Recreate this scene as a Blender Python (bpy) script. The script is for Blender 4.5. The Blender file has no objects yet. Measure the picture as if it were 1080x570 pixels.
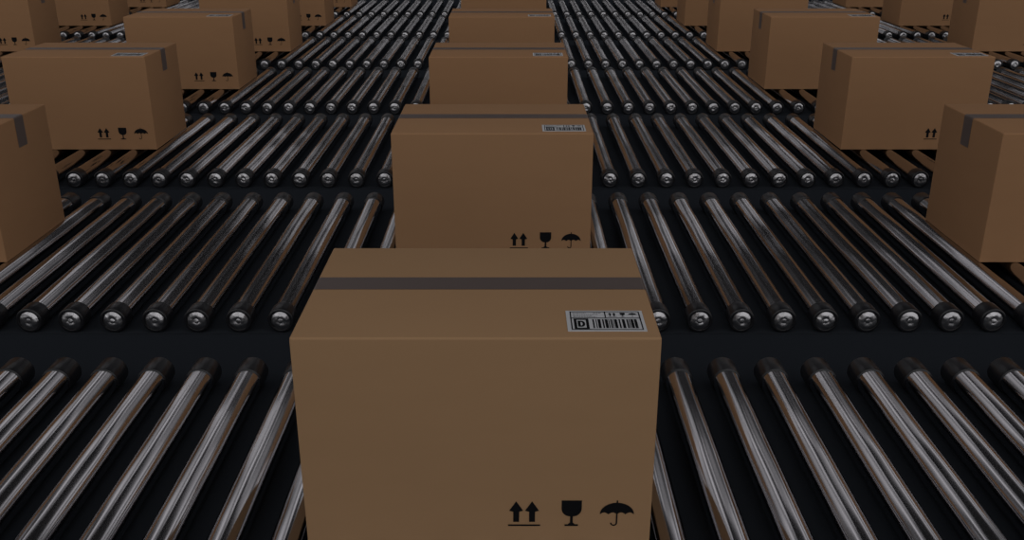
import bpy, bmesh, math, random
random.seed(4)
S = bpy.context.scene
C = S.collection
S.view_settings.view_transform = 'Standard'
S.view_settings.look = 'None'
PI = math.pi

# ------------------------------------------------------------ dimensions
BW, BD, BH = 0.50, 0.35, 0.341            # box
PITCH = 0.0968                            # roller spacing
ROWSTEP, COLSTEP = 1.167, 1.516
R_T, R_C = 0.0272, 0.0300                 # tube / cap radius
Z_BED = 0.004
Z_AX = Z_BED + R_C
Z_TOP = Z_AX + R_T
L = 0.925                                 # roller length
YOFF = -0.018
ROW0 = 1.346                              # y of the centre of the first row
COL0 = -0.049
NROWS = 7

# ------------------------------------------------------------ materials
def mat(name, color, rough=0.6, metal=0.0, spec=0.5):
    m = bpy.data.materials.new(name); m.use_nodes = True
    b = m.node_tree.nodes['Principled BSDF']
    b.inputs['Base Color'].default_value = (*color, 1)
    b.inputs['Roughness'].default_value = rough
    b.inputs['Metallic'].default_value = metal
    b.inputs['Specular IOR Level'].default_value = spec
    return m

def noise_mat(name, c1, c2, scale, rough, spec=0.3, stretch=(1,1,1), bump=0.0, metal=0.0, dist=0.001, detail=5):
    m = mat(name, c1, rough, metal, spec)
    nt = m.node_tree; N = nt.nodes; b = N['Principled BSDF']
    tc = N.new('ShaderNodeTexCoord'); mp = N.new('ShaderNodeMapping')
    mp.inputs['Scale'].default_value = stretch
    no = N.new('ShaderNodeTexNoise'); no.inputs['Scale'].default_value = scale
    no.inputs['Detail'].default_value = detail
    mx = N.new('ShaderNodeMix'); mx.data_type = 'RGBA'
    mx.inputs[6].default_value = (*c1, 1); mx.inputs[7].default_value = (*c2, 1)
    nt.links.new(tc.outputs['Object'], mp.inputs['Vector'])
    nt.links.new(mp.outputs['Vector'], no.inputs['Vector'])
    nt.links.new(no.outputs['Fac'], mx.inputs[0])
    nt.links.new(mx.outputs[2], b.inputs['Base Color'])
    if bump:
        bp = N.new('ShaderNodeBump'); bp.inputs['Strength'].default_value = bump
        bp.inputs['Distance'].default_value = dist
        nt.links.new(no.outputs['Fac'], bp.inputs['Height'])
        nt.links.new(bp.outputs['Normal'], b.inputs['Normal'])
    return m

def card(name, c):
    return noise_mat(name, tuple(v*0.96 for v in c), tuple(v*1.04 for v in c), 9, 0.85, 0.1, (1,1,3), 0.05)
M_card_near_lit = card('cardboard_near_lit', (0.330, 0.198, 0.106))  # same cardboard, yellower light near the camera put into its colour
M_card_mid_dim = card('cardboard_mid_dim', (0.306, 0.171, 0.089))
M_card_far_dim = card('cardboard_far_dim', (0.298, 0.161, 0.082))  # redder, dimmer light farther back put into the colour
M_tape = mat('packing_tape', (0.097, 0.072, 0.065), 0.42, 0, 0.3)
M_label = mat('label_paper', (0.48, 0.48, 0.50), 0.6, 0, 0.2)
M_ink = mat('black_ink', (0.004, 0.004, 0.005), 0.7, 0, 0.1)
M_print = mat('grey_print', (0.05, 0.05, 0.055), 0.7, 0, 0.1)
M_chrome = noise_mat('polished_steel', (0.52, 0.51, 0.525), (0.52, 0.51, 0.525), 1.0, 0.12, 0.5, (16, 6, 16), 1.0, 1.0, 0.0022, 0)
M_rub = mat('black_cap', (0.010, 0.010, 0.012), 0.30, 0, 0.4)
M_bear = noise_mat('bearing_steel', (0.58, 0.57, 0.59), (0.38, 0.37, 0.39), 60, 0.36, 0.5, (1, 1, 1), 1.0, 1.0, 0.004, 1)
M_bed = noise_mat('dark_bed', (0.0225, 0.0255, 0.0310), (0.0235, 0.0265, 0.0320), 4, 0.95, 0.0)
M_floor = noise_mat('dark_floor', (0.0190, 0.0218, 0.0270), (0.0200, 0.0228, 0.0280), 3, 0.95, 0.0)

# ------------------------------------------------------------ helpers
def link(name, bm, m, parent=None, smooth=False, angle=None):
    bmesh.ops.recalc_face_normals(bm, faces=bm.faces) if smooth is not None else None
    me = bpy.data.meshes.new(name); bm.to_mesh(me); bm.free()
    me.materials.append(m)
    if smooth:
        me.polygons.foreach_set('use_smooth', [True]*len(me.polygons))
        if angle:
            me.set_sharp_from_angle(angle=math.radians(angle))
    o = bpy.data.objects.new(name, me); C.objects.link(o)
    if parent: o.parent = parent
    return o

def add_box(bm, x0, x1, y0, y1, z0, z1, bev=0.0, seg=2, pick=None):
    b2 = bmesh.new()
    bmesh.ops.create_cube(b2, size=1)
    for v in b2.verts:
        v.co.x = x0 if v.co.x < 0 else x1
        v.co.y = y0 if v.co.y < 0 else y1
        v.co.z = z0 if v.co.z < 0 else z1
    if bev:
        ed = [e for e in b2.edges if pick is None or pick(e)]
        bmesh.ops.bevel(b2, geom=ed, offset=bev, segments=seg, affect='EDGES', profile=0.5)
    me = bpy.data.meshes.new('tmp'); b2.to_mesh(me); b2.free()
    bm.from_mesh(me); bpy.data.meshes.remove(me)

def add_lathe(bm, prof, seg=32):           # around the y axis
    rings = []
    for r, y in prof:
        if r < 1e-6:
            rings.append([bm.verts.new((0, y, 0))])
        else:
            rings.append([bm.verts.new((r*math.cos(2*PI*k/seg), y, r*math.sin(2*PI*k/seg))) for k in range(seg)])
    for a, b in zip(rings, rings[1:]):
        for k in range(seg):
            k2 = (k+1) % seg
            if len(a) == 1: bm.faces.new((a[0], b[k], b[k2]))
            elif len(b) == 1: bm.faces.new((a[k], a[k2], b[0]))
            else: bm.faces.new((a[k], a[k2], b[k2], b[k]))

def polys_front(bm, polys, ox, oz, s, y):  # 2D polygons on a plane facing -y
    for p in polys:
        bm.faces.new([bm.verts.new((ox+s*a, y, oz+s*b)) for a, b in p])

def polys_top(bm, polys, ox, oy, s, z, sy=None):    # 2D polygons on a plane facing +z
    sy = sy or s
    for p in polys:
        bm.faces.new([bm.verts.new((ox+s*a, oy+sy*b, z)) for a, b in p])

def rect(x0, x1, y0, y1): return [(x0,y0),(x1,y0),(x1,y1),(x0,y1)]
def strip(pts, w):                         # quads along a polyline
    out = []
    n = len(pts); L_, R_ = [], []
    for i in range(n):
        a = pts[max(i-1,0)]; b = pts[min(i+1,n-1)]
        dx, dy = b[0]-a[0], b[1]-a[1]; l = math.hypot(dx, dy)
        nx, ny = -dy/l*w/2, dx/l*w/2
        L_.append((pts[i][0]+nx, pts[i][1]+ny)); R_.append((pts[i][0]-nx, pts[i][1]-ny))
    for i in range(n-1):
        out.append([R_[i], R_[i+1], L_[i+1], L_[i]])
    return out

# symbols, unit height 0..1, centred on x = 0
def sym_arrows():
    P = [rect(-0.55, 0.55, 0.0, 0.065)]
    for cx in (-0.27, 0.27):
        P.append([(cx-0.10,0.17),(cx+0.10,0.17),(cx+0.10,0.64),(cx-0.10,0.64)])
        P.append([(cx-0.24,0.62),(cx+0.24,0.62),(cx,1.0)])
        P.append([(cx-0.24,0.62),(cx-0.10,0.64),(cx-0.10,0.58)])
        P.append([(cx+0.24,0.62),(cx+0.10,0.58),(cx+0.10,0.64)])
    return P
def sym_glass():
    bowl = [(-0.33,1.0),(-0.33,0.68)]
    for k in range(0, 9):
        a = k/8*PI/2
        bowl.append((-0.05-0.28*math.cos(a), 0.68-0.30*math.sin(a)))
    bowl += [(-x, y) for x, y in reversed(bowl)]
    return [bowl, rect(-0.045, 0.045, 0.08, 0.40), rect(-0.22, 0.22, 0.0, 0.07),
            [(-0.045,0.14),(-0.12,0.07),(0.12,0.07),(0.045,0.14)]]
def sym_umbrella():
    top = []
    n = 24
    for k in range(n+1):
        a = PI - k/n*PI
        top.append((0.56*math.cos(a), 0.46+0.45*math.sin(a)))
    low = []
    for s in range(4):                     # scalloped hem, right to left
        x1 = 0.56 - s*0.28
        for k in range(1, 7):
            t = k/6
            if s == 3 and k == 6: break
            low.append((x1-0.28*t, 0.46+0.075*math.sin(PI*t)))
    P = [top+low, rect(-0.025, 0.025, 0.14, 0.56), rect(-0.025, 0.025, 0.88, 1.0)]
    hook = [(0.0, 0.15)] + [(-0.095+0.095*math.cos(a), 0.13+0.10*math.sin(a)) for a in [-k/10*PI for k in range(11)]]
    P += strip(hook, 0.05)
    return P

# ------------------------------------------------------------ cardboard box
def make_box():
    root = bpy.data.objects.new('cardboard_box', None); C.objects.link(root)
    root.empty_display_size = 0.1
    t = 0.005
    vert = lambda e: abs(e.verts[0].co.z-e.verts[1].co.z) > 0.01 or max(e.verts[0].co.z, e.verts[1].co.z) < 0.01
    bm = bmesh.new(); add_box(bm, -BW/2, BW/2, -BD/2, BD/2, 0, BH-t, 0.0022, 3, vert)
    link('body', bm, M_card_near_lit, root, True, 40)
    for s in (-1, 1):
        bm = bmesh.new()
        y0, y1 = (-BD/2, -0.0005) if s < 0 else (0.0005, BD/2)
        def outer(e, s=s):
            zs = [v.co.z for v in e.verts]; ys = [v.co.y for v in e.verts]
            if min(zs) < BH-0.001: return abs(zs[0]-zs[1]) > 0.001 and all(abs(abs(q)-BD/2) < 0.001 for q in ys)
            return not all(abs(q) < 0.01 for q in ys)
        add_box(bm, -BW/2, BW/2, y0, y1, BH-t, BH, 0.0032, 4, outer)
        link('flap', bm, M_card_near_lit, root, True, 40)
    # tape: over the top seam and down both ends
    th = 0.0005; yc = 0.017; hw = 0.0240; dn = 0.080
    bm = bmesh.new()
    prof = [(-BW/2-th, BH-dn), (-BW/2-th, BH-0.003), (-BW/2+0.001, BH-0.0005), (-BW/2+0.004, BH+th),
            (BW/2-0.004, BH+th), (BW/2-0.001, BH-0.0005), (BW/2+th, BH-0.003), (BW/2+th, BH-dn)]
    va = [bm.verts.new((x, yc-hw, z)) for x, z in prof]
    vb = [bm.verts.new((x, yc+hw, z)) for x, z in prof]
    for i in range(len(prof)-1):
        bm.faces.new((va[i], va[i+1], vb[i+1], vb[i]))
    link('tape', bm, M_tape, root)
    # printed handling marks on the front face
    yf = -BD/2 - 0.0006
    for nm, P, x in (('arrows_mark', sym_arrows(), 0.0665), ('glass_mark', sym_glass(), 0.135), ('umbrella_mark', sym_umbrella(), 0.2005)):
        bm = bmesh.new(); polys_front(bm, P, x, 0.039, 0.0440 if nm != 'arrows_mark' else 0.0425, yf)
        o = link(nm, bm, M_ink, root, None)
        o['label'] = {'arrows_mark': 'black printed this way up arrows', 'glass_mark': 'black printed fragile goblet symbol', 'umbrella_mark': 'black printed keep dry umbrella symbol'}[nm]
    # shipping label on the top, near the front right corner
    lx0, lx1, ly0, ly1 = 0.125, 0.233, -BD/2+0.020, -BD/2+0.088
    zl = BH + 0.0008
    bm = bmesh.new(); add_box(bm, lx0, lx1, ly0, ly1, BH-0.0002, zl)
    lab = link('shipping_label', bm, M_label, root)
    w, h = lx1-lx0, ly1-ly0
    z = zl + 0.0003
    X = lambda u: lx0+u*w
    Y = lambda v: ly0+v*h
    def rr(P, u0, u1, v0, v1): P.append(rect(X(u0), X(u1), Y(v0), Y(v1)))
    P = []
    for a in ((0.05,0.96,0.05,0.080),(0.05,0.96,0.920,0.95),(0.05,0.066,0.05,0.95),(0.944,0.96,0.05,0.95),
              (0.05,0.96,0.605,0.635),(0.50,0.516,0.635,0.95)):
        rr(P, *a)
    bm = bmesh.new(); polys_top(bm, P, 0, 0, 1, z); link('label_frame', bm, M_ink, lab, None)
    P = []
    for v, a, b in ((0.87,0.09,0.26),(0.80,0.09,0.42),(0.73,0.09,0.34),(0.67,0.09,0.40),(0.87,0.36,0.46)):
        u = a
        while u < b:
            l_ = random.uniform(0.012, 0.035); rr(P, u, min(u+l_, b), v-0.008, v+0.010); u += l_+0.010
    bm = bmesh.new(); polys_top(bm, P, 0, 0, 1, z); link('small_print', bm, M_print, lab, None)
    bm = bmesh.new()
    for Q, u in ((sym_arrows(), 0.60), (sym_glass(), 0.736), (sym_umbrella(), 0.866)):
        polys_top(bm, Q, X(u), Y(0.68), 0.0108, z, 0.0140)
    link('handling_icons', bm, M_ink, lab, None)
    # boxed letter D
    bm = bmesh.new(); P = []
    for a in ((0.09,0.28,0.09,0.15),(0.09,0.28,0.53,0.59),(0.09,0.125,0.09,0.59),(0.245,0.28,0.09,0.59)):
        rr(P, *a)
    polys_top(bm, P, 0, 0, 1, z)
    out = [(-0.5,1),(0.0,1)]+[(0.0+0.5*math.sin(a), 0.5+0.5*math.cos(a)) for a in [k/10*PI for k in range(1,10)]]+[(0.0,0),(-0.5,0)]
    inn = [(-0.13,0.78),(-0.02,0.78)]+[(-0.02+0.17*math.sin(a), 0.5+0.28*math.cos(a)) for a in [k/10*PI for k in range(1,10)]]+[(-0.02,0.22),(-0.13,0.22)]
    n = len(out)
    polys_top(bm, [[out[i], out[(i+1)%n], inn[(i+1)%n], inn[i]] for i in range(n)], X(0.185), Y(0.195), 0.0100, z, 0.0198)
    link('letter_mark', bm, M_ink, lab, None)
    P = []; u = 0.33
    while u < 0.90:
        b = random.choice((0.008, 0.012, 0.020, 0.036)); rr(P, u, u+b, 0.13, 0.56); u += b + random.choice((0.010, 0.014, 0.022))
    bm = bmesh.new(); polys_top(bm, P, 0, 0, 1, z); link('barcode', bm, M_ink, lab, None)
    return root

def copy_tree(o, parent=None):
    c = o.copy(); C.objects.link(c)
    if parent: c.parent = parent
    for ch in list(o.children): copy_tree(ch, c)
    return c

ORD = ['first', 'second', 'third', 'fourth', 'fifth', 'sixth', 'seventh']
cols = {1: (0,), 2: (-1,0,1), 3: (-1,0,1), 4: (-1,0,1), 5: (-2,-1,0,1,2), 6: (-2,-1,0,1,2), 7: (-2,-1,0,1,2)}
def box_label(r, c):
    if r == 1:
        return 'large brown cardboard box nearest the camera, with clear shipping label on top'
    if c == 0:
        if r == 2: return 'brown cardboard box directly behind the large nearest box'
        return 'brown cardboard box in the middle file, %s counting back from the nearest' % ORD[r-1]
    side = 'left' if c < 0 else 'right'
    if r == 2:
        return 'big brown cardboard box cut off by the %s edge, on second roller lane' % side
    where = 'next %s of the middle file' % side if abs(c) == 1 else 'second %s of the middle file' % side
    return 'brown box on the %s roller lane from front, %s' % (ORD[r-1], where)

proto = make_box(); first = True
for r in range(1, NROWS+1):
    for c in cols[r]:
        o = proto if first else copy_tree(proto)
        sg = (c > 0) - (c < 0)
        o.location = (COL0 + c*COLSTEP + sg*(0.010 if r > 2 else 0.0), ROW0 + (r-1)*ROWSTEP, Z_TOP)
        if c: o.scale = (1.03, 1, 1)
        o['label'] = box_label(r, c); o['category'] = 'box'; o['group'] = 'cardboard boxes riding on the roller lanes'
        m = M_card_near_lit if r == 1 else (M_card_mid_dim if r == 2 and c == 0 else M_card_far_dim)  # row tones carry the change of light with distance
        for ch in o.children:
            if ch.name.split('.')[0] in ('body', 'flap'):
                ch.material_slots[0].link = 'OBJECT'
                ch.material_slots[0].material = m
        first = False

# ------------------------------------------------------------ rollers
def make_roller(parent):
    bm = bmesh.new()
    add_lathe(bm, [(R_T, -L/2+0.01), (R_T, L/2-0.01)], 64)
    t = link('roller', bm, M_chrome, parent, True)
    for s, cl in ((-1, 0.046), (1, 0.056)):
        e = s*L/2
        prof = [(0.0228, e-s*0.008), (0.0230, e-s*0.0005), (0.0240, e), (0.0275, e), (0.0291, e-s*0.001), (R_C, e-s*0.003),
                (R_C, e-s*(cl-0.004)), (0.0296, e-s*(cl-0.001)), (R_T, e-s*cl)]
        bm = bmesh.new(); add_lathe(bm, prof, 40)
        link('end_cap', bm, M_rub, t, True, 40)
        bm = bmesh.new()
        pr = []
        for k in range(0, 5):              # low hub
            a = k/4*PI/2
            pr.append((0.0060*math.sin(a), e+s*(0.0016*math.cos(a)+0.001)))
        for k in range(1, 9):              # conical face falling to the rim
            pr.append((0.0060+0.0170*k/8, e+s*(0.001+0.0015*math.sin(k/8*PI)-0.004*(k/8)**2)))
        add_lathe(bm, pr, 24)
        link('bearing', bm, M_bear, t, True, 30)
    return t

half = {1: 2.0, 2: 2.5, 3: 3.0, 4: 3.5, 5: 4.0, 6: 4.4, 7: 4.7}
rproto = None
for r in range(1, NROWS+1):
    yc = ROW0 + (r-1)*ROWSTEP
    root = bpy.data.objects.new('roller_conveyor', None); C.objects.link(root)
    root.location = (0, yc, 0)
    root['label'] = {1: 'steel roller conveyor lane nearest the camera, running under the large brown box',
                     7: 'farthest steel roller conveyor lane, at the top edge of the picture'}.get(r,
                     'steel roller conveyor lane with black capped rollers, %s lane from the front' % ORD[r-1])
    root['category'] = 'conveyor'; root['group'] = 'parallel roller conveyor lanes'
    n = int(half[r]/PITCH)
    bm = bmesh.new(); add_box(bm, -half[r]-0.02, half[r]+0.02, YOFF-L/2, YOFF+L/2, 0, Z_BED)
    link('bed', bm, M_bed, root)
    for k in range(-n, n):
        if rproto is None:
            rproto = make_roller(root); t = rproto
        else:
            t = copy_tree(rproto, root)
        t.location = ((k+0.48)*PITCH, YOFF, Z_AX)
        t.rotation_euler = (0, random.uniform(0, 6.28), 0)

bm = bmesh.new(); add_box(bm, -9, 9, -4, 16, -0.05, 0)
f = link('floor', bm, M_floor); f['kind'] = 'structure'

# ------------------------------------------------------------ world: dark hall, invented streaks ahead for roller reflections, glow added behind for boxes
W = bpy.data.worlds.new('World'); S.world = W; W.use_nodes = True
nt = W.node_tree; N = nt.nodes; Lk = nt.links
bg = N['Background']
tc = N.new('ShaderNodeTexCoord'); sp = N.new('ShaderNodeSeparateXYZ')
Lk.new(tc.outputs['Generated'], sp.inputs[0])
def M(op, a, b=None, c=None, clamp=False):
    n = N.new('ShaderNodeMath'); n.operation = op; n.use_clamp = clamp
    for i, v in enumerate((a, b, c)):
        if v is None: continue
        if isinstance(v, (int, float)): n.inputs[i].default_value = v
        else: Lk.new(v, n.inputs[i])
    return n.outputs[0]
def ramp(src, stops, interp='EASE'):
    n = N.new('ShaderNodeValToRGB'); cr = n.color_ramp; cr.interpolation = interp
    cr.elements[0].position = stops[0][0]; cr.elements[0].color = (stops[0][1],)*3+(1,)
    cr.elements[1].position = stops[-1][0]; cr.elements[1].color = (stops[-1][1],)*3+(1,)
    for p, v in stops[1:-1]:
        e = cr.elements.new(p); e.color = (v, v, v, 1)
    Lk.new(src, n.inputs[0]); return n.outputs[0]
def noise(vec, scale, detail=2, dist=0.0):
    n = N.new('ShaderNodeTexNoise'); n.inputs['Scale'].default_value = scale
    n.inputs['Detail'].default_value = detail; n.inputs['Distortion'].default_value = dist
    Lk.new(vec, n.inputs['Vector']); return n.outputs['Fac']
def comb(a, b, c=0.0):
    n = N.new('ShaderNodeCombineXYZ')
    for i, v in enumerate((a, b, c)):
        if isinstance(v, (int, float)): n.inputs[i].default_value = v
        else: Lk.new(v, n.inputs[i])
    return n.outputs[0]
x, y, z = sp.outputs
phi = M('ARCTAN2', x, z)                                  # angle around the roller axis
q = M('SQRT', M('MAXIMUM', M('SUBTRACT', 1.0, M('MULTIPLY', y, y)), 0.0004))
w = M('DIVIDE', y, q)                                     # how far forward
warp = M('SUBTRACT', noise(comb(M('MULTIPLY', phi, 0.7), M('MULTIPLY', w, 1.9)), 1.0, 0), 0.5)
warp2 = M('SUBTRACT', noise(comb(M('MULTIPLY', phi, 1.4), M('MULTIPLY', w, 0.4), 5.0), 1.0, 0), 0.5)
fr = M('FRACT', M('ADD', M('DIVIDE', M('SUBTRACT', w, 0.97), 1.297), M('MULTIPLY', warp2, 0.6)))
g = M('MULTIPLY', M('ABSOLUTE', M('SUBTRACT', M('FRACT', M('ADD', M('DIVIDE', phi, 2.4), M('ADD', M('MULTIPLY', warp, 1.3), 0.5))), 0.5)), 2.0)
taper = ramp(fr, [(0.0, 0.45), (0.10, 0.12), (0.24, 0.0), (0.36, 0.28), (0.50, 0.60), (0.66, 0.78), (0.84, 0.70), (1.0, 0.45)])
open_ = M('DIVIDE', M('SUBTRACT', g, taper), 0.18, clamp=True)
base = ramp(fr, [(0.0, 0.35), (0.12, 0.8), (0.32, 1.0), (0.55, 0.8), (0.80, 0.5), (1.0, 0.35)])
fan = ramp(g, [(0.0, 0.8), (0.10, 0.9), (0.19, 0.20), (0.30, 0.80), (0.40, 0.85), (0.50, 0.10), (0.62, 0.40), (0.80, 0.9), (0.89, 0.15), (1.0, 0.02)])
big = ramp(noise(comb(M('MULTIPLY', phi, 0.8), M('MULTIPLY', w, 0.9), 2.0), 1.0, 0), [(0.34, 0.15), (0.48, 0.65), (0.60, 1.0)])
pat = M('MULTIPLY', M('MULTIPLY', M('MULTIPLY', open_, base), fan), big)
tot = M('ADD', M('MULTIPLY', pat, 0.80), 0.012)
tint = N.new('ShaderNodeMix'); tint.data_type = 'RGBA'; tint.blend_type = 'MULTIPLY'; tint.inputs[0].default_value = 1.0
Lk.new(comb(tot, tot, tot), tint.inputs[6]); tint.inputs[7].default_value = (1.0, 0.98, 1.02, 1)
mr = N.new('ShaderNodeMapRange'); mr.interpolation_type = 'SMOOTHSTEP'
mr.inputs['From Min'].default_value = 0.25; mr.inputs['From Max'].default_value = -0.35
Lk.new(y, mr.inputs['Value'])
bk = ramp(noise(tc.outputs['Generated'], 3.0, 2), [(0.40, 0.22), (0.50, 0.60), (0.60, 1.0)])
mx = N.new('ShaderNodeMix'); mx.data_type = 'RGBA'
Lk.new(comb(bk, bk, bk), mx.inputs[7])
Lk.new(mr.outputs[0], mx.inputs[0]); Lk.new(tint.outputs[2], mx.inputs[6])
Lk.new(mx.outputs[2], bg.inputs['Color'])
bg.inputs['Strength'].default_value = 1.03

# ------------------------------------------------------------ camera
cam = bpy.data.cameras.new('Camera'); co = bpy.data.objects.new('Camera', cam); C.objects.link(co)
cam.sensor_width = 36; cam.lens = 1020/1080*36; cam.clip_start = 0.01
co.location = (0, 0, Z_TOP + 0.90)
co.rotation_euler = (math.radians(90-21.5), 0, 0)
S.camera = co
